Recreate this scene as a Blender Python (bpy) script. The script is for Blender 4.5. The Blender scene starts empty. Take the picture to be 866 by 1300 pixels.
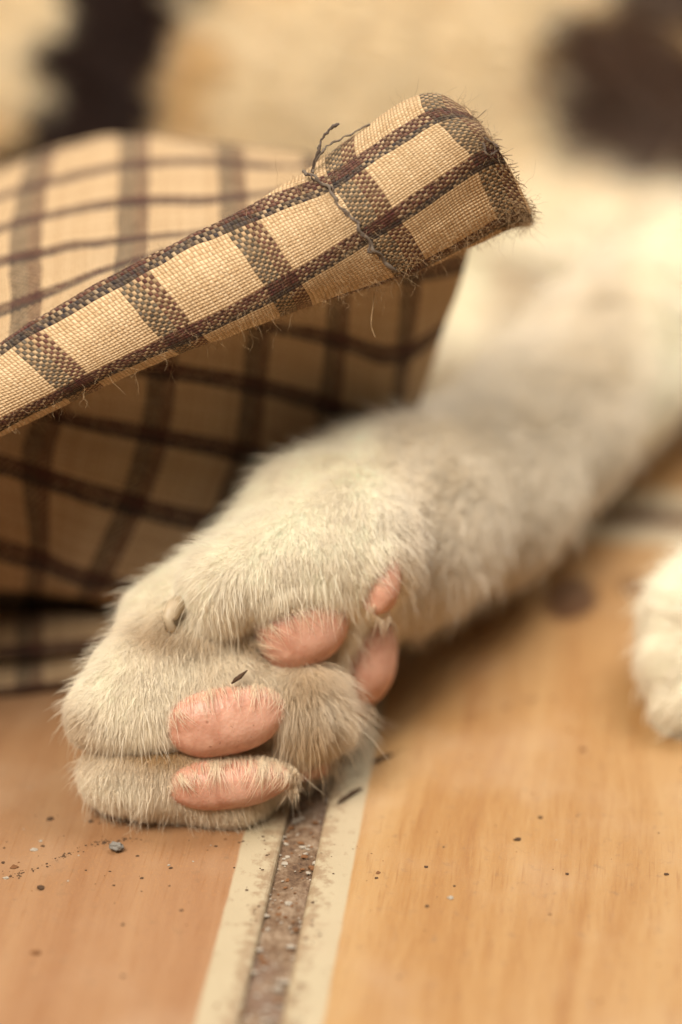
import bpy, math, random
import numpy as np
from mathutils import Vector

random.seed(7)
rng = np.random.default_rng(11)
scene = bpy.context.scene
COL = scene.collection
S = 0.01                                   # everything below is designed in centimetres

# ------------------------------------------------------------------ camera
PITCH = math.radians(28.0)
CAM_H = 14.6
FPX = 3000.0                               # focal length in photo pixels (photo 866 x 1300)
cam_d = bpy.data.cameras.new('camera')
cam = bpy.data.objects.new('camera', cam_d)
COL.objects.link(cam)
scene.camera = cam
cam.location = (0, 0, CAM_H * S)
cam.rotation_euler = (math.pi / 2 - PITCH, 0, 0)
cam_d.sensor_fit = 'VERTICAL'
cam_d.sensor_height = 36.0
cam_d.lens = 36.0 * FPX / 1300.0
cam_d.clip_start = 0.005
cam_d.clip_end = 50
cam_d.dof.use_dof = True
cam_d.dof.focus_distance = 24.25 * S
cam_d.dof.aperture_fstop = 6.4
cam_d.dof.aperture_blades = 0

# ------------------------------------------------------------------ world and light
w = bpy.data.worlds.new('World')
scene.world = w
w.use_nodes = True
bg = w.node_tree.nodes['Background']
bg.inputs[0].default_value = (1.0, 0.83, 0.63, 1)
bg.inputs[1].default_value = 0.125


def area_light(name, loc, target, size, power, color):
    d = bpy.data.lights.new(name, 'AREA')
    d.shape = 'RECTANGLE'
    d.size, d.size_y = size[0] * S, size[1] * S
    d.energy = power
    d.color = color
    o = bpy.data.objects.new(name, d)
    COL.objects.link(o)
    o.location = Vector(loc) * S
    o.rotation_euler = (Vector(target) * S - o.location).to_track_quat('-Z', 'Y').to_euler()
    return o


area_light('window_light', (-25, -5, 60), (0, 25, 0), (36, 30), 8.1, (1.0, 0.92, 0.80))
area_light('back_fill_light', (27, 42, 61), (7, 37.5, 2), (36, 34), 5.2, (1.0, 0.97, 0.92))  # unseen lamp, added to brighten the cat's body at the back

scene.view_settings.view_transform = 'Standard'
scene.view_settings.look = 'None'
scene.view_settings.exposure = 0.0
scene.view_settings.gamma = 1.0
scene.cycles.max_bounces = 10
scene.cycles.diffuse_bounces = 4
scene.cycles.glossy_bounces = 4
scene.cycles.transmission_bounces = 8
scene.cycles.use_denoising = True
scene.cycles_curves.shape = 'RIBBONS'

# ------------------------------------------------------------------ helpers
FW = np.array([0, math.cos(PITCH), -math.sin(PITCH)])
UP = np.array([0, math.sin(PITCH), math.cos(PITCH)])
RT = np.array([1.0, 0, 0])
CO = np.array([0, 0, CAM_H])


def P(px, py, d):
    """A point of the place, d cm deep along the view axis, on the ray of photo pixel (px, py)."""
    return CO + d * (FW + (px - 433) / FPX * RT - (py - 650) / FPX * UP)


def floor_at(px, py, z=0.0):
    r = FW + (px - 433) / FPX * RT - (py - 650) / FPX * UP
    return CO + r * ((z - CAM_H) / r[2])


def project(p):
    q = p - CO
    d = q @ FW
    return 433 + (q @ RT) / d * FPX, 650 - (q @ UP) / d * FPX, d


def unit(a):
    return a / np.maximum(np.linalg.norm(a, axis=-1, keepdims=True), 1e-9)


def empty(name, loc=(0, 0, 0)):
    o = bpy.data.objects.new(name, None)
    o.empty_display_size = 0.01
    COL.objects.link(o)
    o.location = Vector(loc) * S
    bpy.context.view_layer.update()
    return o


def mesh_obj(name, verts, faces, mat=None, parent=None, smooth=True, uvs=None, origin=None):
    verts = np.asarray(verts, dtype=float)
    if origin is None:
        origin = np.zeros(3)
    origin = np.asarray(origin, dtype=float)
    me = bpy.data.meshes.new(name)
    me.from_pydata(((verts - origin) * S).tolist(), [], [tuple(int(i) for i in f) for f in faces])
    me.update()
    if smooth:
        me.polygons.foreach_set('use_smooth', [True] * len(me.polygons))
    if uvs is not None:
        lay = me.uv_layers.new(name='UVMap')
        idx = np.zeros(len(me.loops), dtype=np.int32)
        me.loops.foreach_get('vertex_index', idx)
        lay.data.foreach_set('uv', np.asarray(uvs, dtype=np.float32)[idx].ravel())
    if mat:
        me.materials.append(mat)
    o = bpy.data.objects.new(name, me)
    COL.objects.link(o)
    o.location = Vector(origin) * S
    if parent:
        o.parent = parent
        o.location = Vector(origin) * S - parent.matrix_world.translation
    return o


def tag(o, label=None, cat=None, group=None, kind=None):
    for k, v in (('label', label), ('category', cat), ('group', group), ('kind', kind)):
        if v:
            o[k] = v
    return o


# value noise for vertex-level unevenness
_perm = rng.random((32, 32, 32))


def vnoise(p):
    p = np.asarray(p, dtype=float)
    i = np.floor(p).astype(int)
    f = p - i
    f = f * f * (3 - 2 * f)
    out = 0
    for dx in (0, 1):
        for dy in (0, 1):
            for dz in (0, 1):
                wgt = (f[..., 0] if dx else 1 - f[..., 0]) * (f[..., 1] if dy else 1 - f[..., 1]) * (f[..., 2] if dz else 1 - f[..., 2])
                out = out + wgt * _perm[(i[..., 0] + dx) % 32, (i[..., 1] + dy) % 32, (i[..., 2] + dz) % 32]
    return out * 2 - 1


# ------------------------------------------------------------------ node helper
class NT:
    def __init__(self, name):
        self.m = bpy.data.materials.new(name)
        self.m.use_nodes = True
        self.t = self.m.node_tree
        self.t.nodes.clear()
        self.out = self.t.nodes.new('ShaderNodeOutputMaterial')

    def n(self, typ, **kw):
        nd = self.t.nodes.new(typ)
        for k, v in kw.items():
            setattr(nd, k, v)
        return nd

    def put(self, sock, v):
        if hasattr(v, 'is_output') or isinstance(v, bpy.types.NodeSocket):
            self.t.links.new(v, sock)
        elif v is not None:
            sock.default_value = v

    def math(self, op, a, b=None, c=None, clamp=False):
        nd = self.n('ShaderNodeMath', operation=op)
        nd.use_clamp = clamp
        self.put(nd.inputs[0], a)
        if b is not None:
            self.put(nd.inputs[1], b)
        if c is not None:
            self.put(nd.inputs[2], c)
        return nd.outputs[0]

    def mix(self, f, a, b):
        nd = self.n('ShaderNodeMix', data_type='RGBA')
        self.put(nd.inputs[0], f)
        self.put(nd.inputs[6], a if not isinstance(a, tuple) or len(a) == 4 else a + (1,))
        self.put(nd.inputs[7], b if not isinstance(b, tuple) or len(b) == 4 else b + (1,))
        return nd.outputs[2]

    def noise(self, vec, scale, detail=2.0, rough=0.5, dist=0.0):
        nd = self.n('ShaderNodeTexNoise')
        if vec is not None:
            self.put(nd.inputs['Vector'], vec)
        nd.inputs['Scale'].default_value = scale
        nd.inputs['Detail'].default_value = detail
        nd.inputs['Roughness'].default_value = rough
        nd.inputs['Distortion'].default_value = dist
        return nd.outputs['Fac']

    def ramp(self, f, stops):
        nd = self.n('ShaderNodeValToRGB')
        el = nd.color_ramp.elements
        while len(el) < len(stops):
            el.new(0.5)
        for e, (p, c) in zip(el, stops):
            e.position = p
            e.color = c if len(c) == 4 else tuple(c) + (1,)
        self.put(nd.inputs[0], f)
        return nd.outputs[0]

    def sstep(self, x, a, b):
        nd = self.n('ShaderNodeMapRange', interpolation_type='SMOOTHSTEP')
        self.put(nd.inputs[0], x)
        nd.inputs[1].default_value = a
        nd.inputs[2].default_value = b
        return nd.outputs[0]

    def xyz(self, v):
        nd = self.n('ShaderNodeSeparateXYZ')
        self.put(nd.inputs[0], v)
        return nd.outputs

    def comb(self, x, y, z=0.0):
        nd = self.n('ShaderNodeCombineXYZ')
        self.put(nd.inputs[0], x)
        self.put(nd.inputs[1], y)
        self.put(nd.inputs[2], z)
        return nd.outputs[0]

    def bump(self, h, dist, strength=1.0):
        nd = self.n('ShaderNodeBump')
        nd.inputs['Strength'].default_value = strength
        nd.inputs['Distance'].default_value = dist
        self.put(nd.inputs['Height'], h)
        return nd.outputs[0]

    def principled(self, color, rough=0.6, normal=None, **kw):
        b = self.n('ShaderNodeBsdfPrincipled')
        self.put(b.inputs['Base Color'], color if not isinstance(color, tuple) or len(color) == 4 else color + (1,))
        self.put(b.inputs['Roughness'], rough)
        if normal is not None:
            self.put(b.inputs['Normal'], normal)
        for k, v in kw.items():
            self.put(b.inputs[k.replace('_', ' ')], v)
        self.t.links.new(b.outputs[0], self.out.inputs[0])
        return b


# ------------------------------------------------------------------ materials
def mat_tile():
    """Glazed tile printed with wood grain; a plain cream border printed along all four edges."""
    t = NT('wood_print_tile')
    tc = t.n('ShaderNodeTexCoord')
    uv = t.xyz(tc.outputs['UV'])               # u, v in cm from the tile's lower left corner, w unused
    at = t.n('ShaderNodeAttribute', attribute_type='OBJECT', attribute_name='tile_shade')
    sd = t.n('ShaderNodeAttribute', attribute_type='OBJECT', attribute_name='tile_seed')
    u, v = uv[0], uv[1]
    us = t.math('ADD', u, sd.outputs['Fac'])
    wob = t.noise(t.comb(t.math('MULTIPLY', us, 0.35), t.math('MULTIPLY', v, 0.11)), 1.0, 2)
    uw = t.math('ADD', us, t.math('MULTIPLY', wob, 1.1))
    g1 = t.noise(t.comb(uw, t.math('MULTIPLY', v, 0.03)), 1.15, 3, 0.55)
    g2 = t.noise(t.comb(uw, t.math('MULTIPLY', v, 0.06), 4.0), 5.5, 3, 0.6)
    g3 = t.noise(t.comb(t.math('MULTIPLY', us, 1.0), t.math('MULTIPLY', v, 0.12), 9.0), 22, 2, 0.6)
    g = t.math('ADD', t.math('MULTIPLY', g1, 0.58), t.math('ADD', t.math('MULTIPLY', g2, 0.28), t.math('MULTIPLY', g3, 0.14)))
    wood = t.ramp(g, [(0.32, (0.235, 0.100, 0.032)), (0.45, (0.305, 0.157, 0.055)), (0.56, (0.355, 0.203, 0.082)), (0.70, (0.39, 0.243, 0.108))])
    warm = t.ramp(g, [(0.32, (0.245, 0.118, 0.053)), (0.50, (0.29, 0.155, 0.075)), (0.70, (0.33, 0.19, 0.095))])
    wood = t.mix(at.outputs['Fac'], wood, warm)
    # fine printed dots
    dots = t.noise(t.comb(t.math('MULTIPLY', u, 1.0), t.math('MULTIPLY', v, 0.55)), 38, 1, 0.5)
    wood = t.mix(t.math('MULTIPLY', t.sstep(dots, 0.52, 0.72), 0.16), wood, (0.42, 0.20, 0.06))
    pore = t.noise(t.comb(t.math('MULTIPLY', us, 1.0), t.math('MULTIPLY', v, 0.045), 2.0), 34, 2, 0.6)
    wood = t.mix(t.math('MULTIPLY', t.sstep(pore, 0.56, 0.70), 0.34), wood, (0.21, 0.085, 0.026))
    # printed knots (tile-local cm)
    kn = None
    for (ku, kv, ru, rv, s) in KNOTS:
        du = t.math('DIVIDE', t.math('SUBTRACT', u, ku), ru)
        dv = t.math('DIVIDE', t.math('SUBTRACT', v, kv), rv)
        r = t.math('SQRT', t.math('ADD', t.math('MULTIPLY', du, du), t.math('MULTIPLY', dv, dv)))
        r = t.math('ADD', r, t.math('MULTIPLY', t.math('SUBTRACT', t.noise(t.comb(u, v), 5.0, 2), 0.5), 0.7))
        mk = t.math('MULTIPLY', t.math('SUBTRACT', 1.0, t.sstep(r, 0.70, 1.10)), s)
        kn = mk if kn is None else t.math('MAXIMUM', kn, mk)
    sel = t.n('ShaderNodeAttribute', attribute_type='OBJECT', attribute_name='tile_knot')
    kn = t.math('MULTIPLY', kn, sel.outputs['Fac'])
    wood = t.mix(kn, wood, (0.085, 0.034, 0.010))
    # cream border
    wu = t.n('ShaderNodeAttribute', attribute_type='OBJECT', attribute_name='tile_w')
    wv = t.n('ShaderNodeAttribute', attribute_type='OBJECT', attribute_name='tile_l')
    du = t.math('MINIMUM', u, t.math('SUBTRACT', wu.outputs['Fac'], u))
    dv = t.math('MINIMUM', v, t.math('SUBTRACT', wv.outputs['Fac'], v))
    de = t.math('MINIMUM', du, t.math('MULTIPLY', dv, 0.75))
    de = t.math('ADD', de, t.math('MULTIPLY', t.math('SUBTRACT', t.noise(t.comb(u, v), 2.5, 2), 0.5), 0.03))
    border = t.math('SUBTRACT', 1.0, t.sstep(de, 0.385, 0.425))
    cream = t.mix(t.noise(t.comb(u, v), 1.3, 3), (0.35, 0.28, 0.178), (0.41, 0.335, 0.22))
    col = t.mix(border, wood, cream)
    # dust and grime, thicker at the very edge
    dirt = t.noise(t.comb(u, v, 3.0), 7.0, 5, 0.7)
    edge = t.math('SUBTRACT', 1.0, t.sstep(de, 0.02, 0.30))
    grime = t.math('MULTIPLY', t.sstep(t.math('ADD', dirt, t.math('MULTIPLY', edge, 0.20)), 0.55, 0.76), 0.65)
    col = t.mix(grime, col, (0.19, 0.11, 0.055))
    dust = t.math('MULTIPLY', t.sstep(t.noise(t.comb(u, v, 7.0), 0.8, 4), 0.45, 0.75), 0.22)
    col = t.mix(dust, col, (0.45, 0.33, 0.22))
    rough = t.math('ADD', 0.36, t.math('MULTIPLY', dirt, 0.22))
    h = t.math('ADD', t.noise(t.comb(u, v), 40, 2), t.math('MULTIPLY', t.noise(t.comb(u, t.math('MULTIPLY', v, 0.2)), 12, 2), 0.8))
    t.principled(col, rough, t.bump(h, 0.00006, 0.5), Specular_IOR_Level=0.35)
    return t.m


def mat_grout():
    t = NT('grout')
    tc = t.n('ShaderNodeTexCoord')
    o = tc.outputs['Object']
    a = t.noise(o, 330, 4, 0.65)
    b = t.noise(o, 1500, 3, 0.6)
    c = t.noise(o, 90, 2, 0.5)
    col = t.ramp(t.math('ADD', t.math('MULTIPLY', a, 0.6), t.math('MULTIPLY', b, 0.4)),
                 [(0.30, (0.055, 0.030, 0.020)), (0.46, (0.15, 0.092, 0.055)), (0.58, (0.25, 0.175, 0.115)), (0.72, (0.37, 0.295, 0.215))])
    col = t.mix(t.sstep(c, 0.45, 0.7), col, (0.17, 0.11, 0.08))
    t.principled(col, 0.95, t.bump(t.math('ADD', a, t.math('MULTIPLY', b, 0.5)), 0.0007, 1.0), Specular_IOR_Level=0.15)
    return t.m


def mat_cloth():
    """Plain weave cotton check: every warp and weft thread keeps its own colour."""
    t = NT('checked_cotton')
    tc = t.n('ShaderNodeTexCoord')
    uv = t.xyz(tc.outputs['UV'])
    wb = t.noise(tc.outputs['UV'], 2.2, 2)
    u = t.math('ADD', uv[0], t.math('MULTIPLY', t.math('SUBTRACT', wb, 0.5), 0.05))
    wb2 = t.noise(t.comb(uv[1], uv[0], 5.0), 2.2, 2)
    v = t.math('ADD', uv[1], t.math('MULTIPLY', t.math('SUBTRACT', wb2, 0.5), 0.06))
    NU, NV = 30.0, 23.0
    tu, tv = t.math('MULTIPLY', u, NU), t.math('MULTIPLY', v, NV)
    iu, iv = t.math('FLOOR', tu), t.math('FLOOR', tv)
    fu, fv = t.math('SUBTRACT', tu, iu), t.math('SUBTRACT', tv, iv)
    par = t.math('FLOORED_MODULO', t.math('ADD', iu, iv), 2.0)          # 1: warp on top
    su = t.math('SINE', t.math('MULTIPLY', fu, math.pi))
    sv = t.math('SINE', t.math('MULTIPLY', fv, math.pi))
    bu = t.math('DIVIDE', t.math('FLOORED_MODULO', t.math('ADD', iu, 0.5), NU), NU)
    bv = t.math('DIVIDE', t.math('FLOORED_MODULO', t.math('ADD', iv, 0.5), NV), NV)

    def band(x, a, b):
        return t.math('MULTIPLY', t.math('GREATER_THAN', x, a), t.math('LESS_THAN', x, b))
    grey = band(bu, 0.0, 0.18)
    mar_u = band(bu, 0.18, 0.31)
    mar_v = band(bv, 0.0, 0.185)
    nav_v = band(bv, 0.185, 0.275)
    wn = t.n('ShaderNodeTexWhiteNoise', noise_dimensions='2D')
    t.put(wn.inputs['Vector'], t.comb(iu, 3.0))
    wn2 = t.n('ShaderNodeTexWhiteNoise', noise_dimensions='2D')
    t.put(wn2.inputs['Vector'], t.comb(7.0, iv))
    wn3 = t.n('ShaderNodeTexWhiteNoise', noise_dimensions='2D')
    t.put(wn3.inputs['Vector'], t.comb(iu, iv))
    fine = t.noise(t.comb(t.math('MULTIPLY', tu, 0.6), t.math('MULTIPLY', tv, 0.6)), 1.0, 2)
    cream_a, cream_b = (0.53, 0.36, 0.20), (0.67, 0.485, 0.295)
    cw = t.mix(wn.outputs[0], cream_a, cream_b)
    cf = t.mix(wn2.outputs[0], (0.50, 0.325, 0.175), (0.65, 0.46, 0.27))
    cw = t.mix(grey, cw, t.mix(wn3.outputs[0], (0.046, 0.038, 0.030), (0.12, 0.098, 0.074)))
    cw = t.mix(mar_u, cw, t.mix(wn3.outputs[0], (0.060, 0.020, 0.017), (0.13, 0.050, 0.038)))
    cf = t.mix(t.math('MULTIPLY', t.math('MAXIMUM', grey, mar_u), t.math('ADD', 0.28, t.math('MULTIPLY', wn3.outputs[0], 0.5))), cf, (0.16, 0.10, 0.055))
    cf = t.mix(mar_v, cf, t.mix(wn3.outputs[0], (0.038, 0.011, 0.011), (0.095, 0.030, 0.028)))
    cf = t.mix(nav_v, cf, t.mix(wn3.outputs[0], (0.014, 0.012, 0.015), (0.040, 0.033, 0.036)))
    # coloured weft is the thicker yarn and crowds the warp
    lines = t.math('MAXIMUM', mar_v, nav_v)
    show_w = t.math('MULTIPLY', par, t.math('SUBTRACT', 1.0, t.math('MULTIPLY', lines, t.math('ADD', 0.35, t.math('MULTIPLY', wn3.outputs[0], 0.6)))))
    col = t.mix(show_w, cf, cw)
    col = t.mix(t.math('MULTIPLY', t.math('SUBTRACT', fine, 0.35), 0.5, clamp=True), col, (0.40, 0.25, 0.11))
    # gap between yarns: darker, the shade in the holes painted in
    gap = t.math('MULTIPLY', t.math('SUBTRACT', 1.0, t.sstep(t.math('MULTIPLY', su, sv), 0.06, 0.36)), 0.46)
    gapc = t.mix(t.math('MAXIMUM', lines, t.math('MULTIPLY', t.math('MAXIMUM', grey, mar_u), 0.8)), (0.30, 0.155, 0.055), (0.03, 0.014, 0.011))
    col = t.mix(gap, col, gapc)
    hw = t.math('MULTIPLY', su, t.math('ADD', 0.35, t.math('MULTIPLY', sv, 0.65)))
    hf = t.math('MULTIPLY', sv, t.math('ADD', 0.35, t.math('MULTIPLY', su, 0.65)))
    h = t.math('ADD', t.math('MULTIPLY', par, hw), t.math('MULTIPLY', t.math('SUBTRACT', 1.0, par), hf))
    h = t.math('ADD', h, t.math('MULTIPLY', fine, 0.6))
    b = t.principled(col, 0.95, t.bump(h, 0.0002, 1.0), Specular_IOR_Level=0.08, Sheen_Weight=0.12)
    b.inputs['Sheen Tint'].default_value = (1, 0.85, 0.65, 1)
    return t.m


def mat_plain(name, col, rough=0.8, spec=0.2, **kw):
    t = NT(name)
    o = t.n('ShaderNodeTexCoord').outputs['Object']
    f = t.noise(o, 700, 3, 0.6)
    c = t.mix(f, tuple(x * 0.65 for x in col), tuple(min(1, x * 1.3) for x in col))
    t.principled(c, rough, t.bump(f, 0.0002, 0.5), Specular_IOR_Level=spec, **kw)
    return t.m


def mat_skin():
    t = NT('cat_skin')
    a = t.n('ShaderNodeAttribute', attribute_name='coat')
    f = t.noise(t.n('ShaderNodeTexCoord').outputs['Object'], 900, 3)
    c = t.mix(t.math('MULTIPLY', f, 0.4), a.outputs['Color'], (0.55, 0.36, 0.22))
    t.principled(c, 0.9, t.bump(f, 0.0003, 0.6), Specular_IOR_Level=0.1)
    return t.m


def mat_fur():
    t = NT('cat_fur')
    a = t.n('ShaderNodeAttribute', attribute_name='coat')
    h = t.n('ShaderNodeBsdfHairPrincipled')
    h.model = 'CHIANG'
    h.parametrization = 'COLOR'
    t.put(h.inputs['Color'], a.outputs['Color'])
    h.inputs['IOR'].default_value = 1.33
    h.inputs['Roughness'].default_value = 0.42
    h.inputs['Radial Roughness'].default_value = 0.6
    h.inputs['Random Roughness'].default_value = 0.2
    d = t.n('ShaderNodeBsdfDiffuse')
    t.put(d.inputs['Color'], a.outputs['Color'])
    mx = t.n('ShaderNodeMixShader')
    mx.inputs[0].default_value = 0.45
    t.t.links.new(h.outputs[0], mx.inputs[1])
    t.t.links.new(d.outputs[0], mx.inputs[2])
    t.t.links.new(mx.outputs[0], t.out.inputs[0])
    return t.m


def mat_fibre(name, col):
    t = NT(name)
    t.principled(col, 0.9, Specular_IOR_Level=0.1)
    return t.m


def mat_pad():
    t = NT('paw_pad_skin')
    o = t.n('ShaderNodeTexCoord').outputs['Object']
    big = t.noise(o, 210, 3, 0.5)
    fine = t.noise(o, 2600, 3, 0.6)
    vor = t.n('ShaderNodeTexVoronoi')
    t.put(vor.inputs['Vector'], o)
    vor.inputs['Scale'].default_value = 2400
    col = t.mix(t.sstep(t.math('ADD', t.math('MULTIPLY', big, 0.6), t.math('MULTIPLY', t.noise(o, 700, 3, 0.6), 0.4)), 0.38, 0.62), (0.455, 0.215, 0.140), (0.59, 0.330, 0.235))
    blot = t.noise(o, 520, 2, 0.6)
    col = t.mix(t.math('MULTIPLY', t.sstep(blot, 0.60, 0.78), 0.35), col, (0.36, 0.11, 0.06))
    spk = t.noise(o, 1700, 1, 0.5)
    col = t.mix(t.math('MULTIPLY', t.sstep(spk, 0.70, 0.78), 0.6), col, (0.22, 0.08, 0.04))
    h = t.math('ADD', t.math('MULTIPLY', vor.outputs['Distance'], 0.7), fine)
    b = t.principled(col, t.math('ADD', 0.28, t.math('MULTIPLY', t.noise(o, 900, 2), 0.28)), t.bump(h, 0.0001, 0.4), Specular_IOR_Level=0.45, Subsurface_Weight=0.30)
    b.inputs['Subsurface Radius'].default_value = (1.0, 0.35, 0.2)
    b.inputs['Subsurface Scale'].default_value = 0.0012
    return t.m


# ------------------------------------------------------------------ floor
DIRG = floor_at(402, 975) - floor_at(329, 1298)
DIRG[2] = 0
DIRG = unit(DIRG)                                  # along the joint between the tiles
DIRP = np.array([DIRG[1], -DIRG[0], 0])            # to the right of it
G0 = floor_at(362, 1152)                           # a point in the middle of the joint
JOINT = 0.385
TILE_W, TILE_L = 20.0, 27.0
END = floor_at(800, 655)
END_T = (END - G0) @ DIRG                          # where the row ends


def tile_uv(p, col=1):
    """Tile-local cm of a floor point on the tile right of the joint (first row)."""
    return (p - G0) @ DIRP - JOINT / 2, (p - G0) @ DIRG - (END_T - JOINT / 2 - TILE_L)


KNOTS = []
for (px, py, ru, rv, s) in ((725, 760, 0.36, 0.62, 1.0), (803, 745, 0.2, 0.3, 0.6), (690, 765, 0.10, 0.2, 0.35)):
    ku, kv = tile_uv(floor_at(px, py))
    KNOTS.append((ku, kv, ru, rv, s))

M_TILE, M_GROUT = mat_tile(), mat_grout()
ex = 45.0
cen = G0 + DIRG * 12
n = 2
fl_v = [cen + DIRP * a + DIRG * b + np.array([0, 0, -0.10]) for a, b in ((-ex, -ex), (ex, -ex), (ex, ex), (-ex, ex))]
floor = mesh_obj('floor', fl_v, [(0, 1, 2, 3)], M_GROUT, smooth=False)
tag(floor, kind='structure')

# gritty joint filling, uneven, in the joint that the photo looks along
gv, gf = [], []
NA, NB = 13, 900
for j in range(NB):
    for i in range(NA):
        a = (i / (NA - 1) - 0.5) * (JOINT + 0.02)
        b = END_T - TILE_L + j / (NB - 1) * TILE_L
        p = G0 + DIRP * a + DIRG * b
        gv.append(p)
gv = np.array(gv)
nz = vnoise(gv * 9) * 0.016 + vnoise(gv * 22 + 5) * 0.011 + vnoise(gv * 55 + 9) * 0.008
ii = np.tile(np.arange(NA), NB)
gv[:, 2] = -0.058 + nz - 0.03 * np.abs(ii / (NA - 1) - 0.42) * 2
for j in range(NB - 1):
    for i in range(NA - 1):
        k = j * NA + i
        gf.append((k, k + 1, k + NA + 1, k + NA))
grout = mesh_obj('joint_filling', gv, gf, M_GROUT, floor)


def make_tile(w_, l_):
    """Slab with rounded upper edges, uv in cm."""
    prof = [(0.0, -0.12), (0.0, -0.045), (0.012, -0.018), (0.035, -0.004), (0.07, 0.0)]
    vs, us, fs = [], [], []
    for (ins, z) in prof:
        for (x, y) in ((ins, ins), (w_ - ins, ins), (w_ - ins, l_ - ins), (ins, l_ - ins)):
            vs.append((x, y, z))
            us.append((x, y))
    for r in range(len(prof) - 1):
        for k in range(4):
            a, b = r * 4 + k, r * 4 + (k + 1) % 4
            fs.append((a, b, b + 4, a + 4))
    m = (len(prof) - 1) * 4
    fs.append((m, m + 1, m + 2, m + 3))
    return np.array(vs), fs, us


tv_, tf_, tu_ = make_tile(TILE_W, TILE_L)
proto = None
ang = math.atan2(DIRP[1], DIRP[0])
for row in (-1, 0, 1):
    for colm in (-2, -1, 0, 1):
        if proto is None:
            o = mesh_obj('floor_tile', tv_, tf_, M_TILE, floor, smooth=False, uvs=tu_)
            proto = o
        else:
            o = proto.copy()
            COL.objects.link(o)
            o.parent = floor
        org = G0 + DIRP * (colm * (TILE_W + JOINT) + JOINT / 2) + DIRG * (END_T - JOINT / 2 - TILE_L + row * (TILE_L + JOINT))
        o.location = Vector(org) * S
        o.rotation_euler = (0, 0, ang)
        o['tile_w'], o['tile_l'] = TILE_W, TILE_L
        o['tile_shade'] = 1.0 if colm in (-1, 1) else 0.0
        o['tile_seed'] = 3.7 * (row * 4 + colm) + 31.0
        o['tile_knot'] = 1.0 if (row == 0 and colm == 0) else 0.0

# ------------------------------------------------------------------ cat: one continuous body from a distance field
PR = []                                             # primitives (kind, data, k)


def cone(a, b, ra, rb, k):
    PR.append(('c', np.array(a, float), np.array(b, float), ra, rb, k))


def chain(pts, k):
    for (p, r), (q, s) in zip(pts[:-1], pts[1:]):
        cone(p, q, r, s, k)


def ell(c, axes, rad, k):
    PR.append(('e', np.array(c, float), unit(np.array(axes, float)), np.array(rad, float), k))


CAMAX = np.stack([RT, UP, FW])

# torso, lying across behind the cloth
cone((-15, 38.6, 1.9), (14, 38.0, 2.0), 5.3, 5.7, 0.5)
ell(P(770, 330, 35.2), CAMAX, (2.7, 1.35, 1.8), 1.2)        # white shoulder
ell(P(575, 440, 35.2), CAMAX, (1.9, 1.0, 1.6), 0.9)         # chest fur by the cloth
# foreleg that reaches towards the camera
chain([(P(415, 690, 26.0), 0.98), (P(490, 668, 26.9), 1.02), (P(604, 626, 28.6), 1.0), (P(688, 543, 29.8), 0.95), (P(760, 474, 31.0), 0.95),
       (P(925, 315, 34.0), 1.25), (P(1010, 260, 36.5), 2.2)], 0.5)
# paw: palm and four toes
ell(P(385, 800, 26.0), CAMAX, (0.76, 0.95, 0.85), 0.35)     # palm
ell(P(378, 892, 25.22), CAMAX, (0.42, 0.50, 0.48), 0.25)
cone(P(285, 744, 24.88), P(435, 690, 25.5), 0.40, 0.76, 0.12)   # upper toe
ell(P(385, 792, 25.50), CAMAX, (0.50, 0.40, 0.48), 0.15)
cone(P(318, 735, 25.3), P(405, 668, 25.9), 0.46, 0.60, 0.2)
cone(P(176, 862, 24.95), P(262, 812, 25.42), 0.46, 0.66, 0.16)   # middle toe
cone(P(138, 902, 24.84), P(290, 887, 25.05), 0.37, 0.50, 0.18)
cone(P(152, 977, 24.92), P(285, 992, 25.04), 0.36, 0.455, 0.07)   # lower toe
cone(P(290, 985, 25.05), P(362, 945, 25.5), 0.42, 0.34, 0.14)
cone(P(212, 792, 25.5), P(335, 722, 26.0), 0.44, 0.58, 0.25)    # back of the paw
# the other forepaw, at the right edge
for (tx, ty, td_, tr) in ((872, 788, 26.75, 0.38), (862, 836, 26.6, 0.38), (876, 884, 26.5, 0.36), (915, 910, 26.6, 0.34)):
    cone(P(tx, ty, td_), P(tx + 70, ty + 5, td_ + 0.3), tr, tr + 0.08, 0.07)
chain([(P(925, 840, 27.0), 0.70), (P(925, 800, 27.2), 0.82), (P(1060, 740, 28.6), 0.85), (P(1190, 560, 31.5), 1.2), (P(1230, 330, 36.0), 2.4)], 0.35)


def prim_sdf(pr, p):
    if pr[0] == 'c':
        _, a, b, ra, rb, k = pr
        ab = (b - a).astype(p.dtype)
        q = p - a.astype(p.dtype)
        tt = np.clip((q @ ab) / (ab @ ab), 0, 1)
        q = q - tt[..., None] * ab
        return np.sqrt((q * q).sum(-1)) - (ra + (rb - ra) * tt), k
    _, c, ax, rad, k = pr
    q = (p - c.astype(p.dtype)) @ ax.T.astype(p.dtype)
    k0 = np.sqrt(((q / rad) ** 2).sum(-1))
    k1 = np.sqrt(((q / rad ** 2) ** 2).sum(-1))
    return (k0 * (k0 - 1) / np.maximum(k1, 1e-6)).astype(p.dtype), k


def smin(a, b, k):
    h = np.maximum(k - np.abs(a - b), 0) / k
    return np.minimum(a, b) - h * h * k * 0.25


def sdf(p):
    d = np.full(p.shape[:-1], 1e3)
    for pr in PR:
        s, k = prim_sdf(pr, p)
        d = smin(d, s, k)
    return np.maximum(d, 0.02 - p[..., 2])         # flattened where it lies on the floor


def prim_box(pr):
    if pr[0] == 'c':
        _, a, b, ra, rb, k = pr
        m = max(ra, rb) + k + 0.3
        return np.minimum(a, b) - m, np.maximum(a, b) + m
    _, c, ax, rad, k = pr
    m = rad.max() + k + 0.3
    return c - m, c + m


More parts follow.
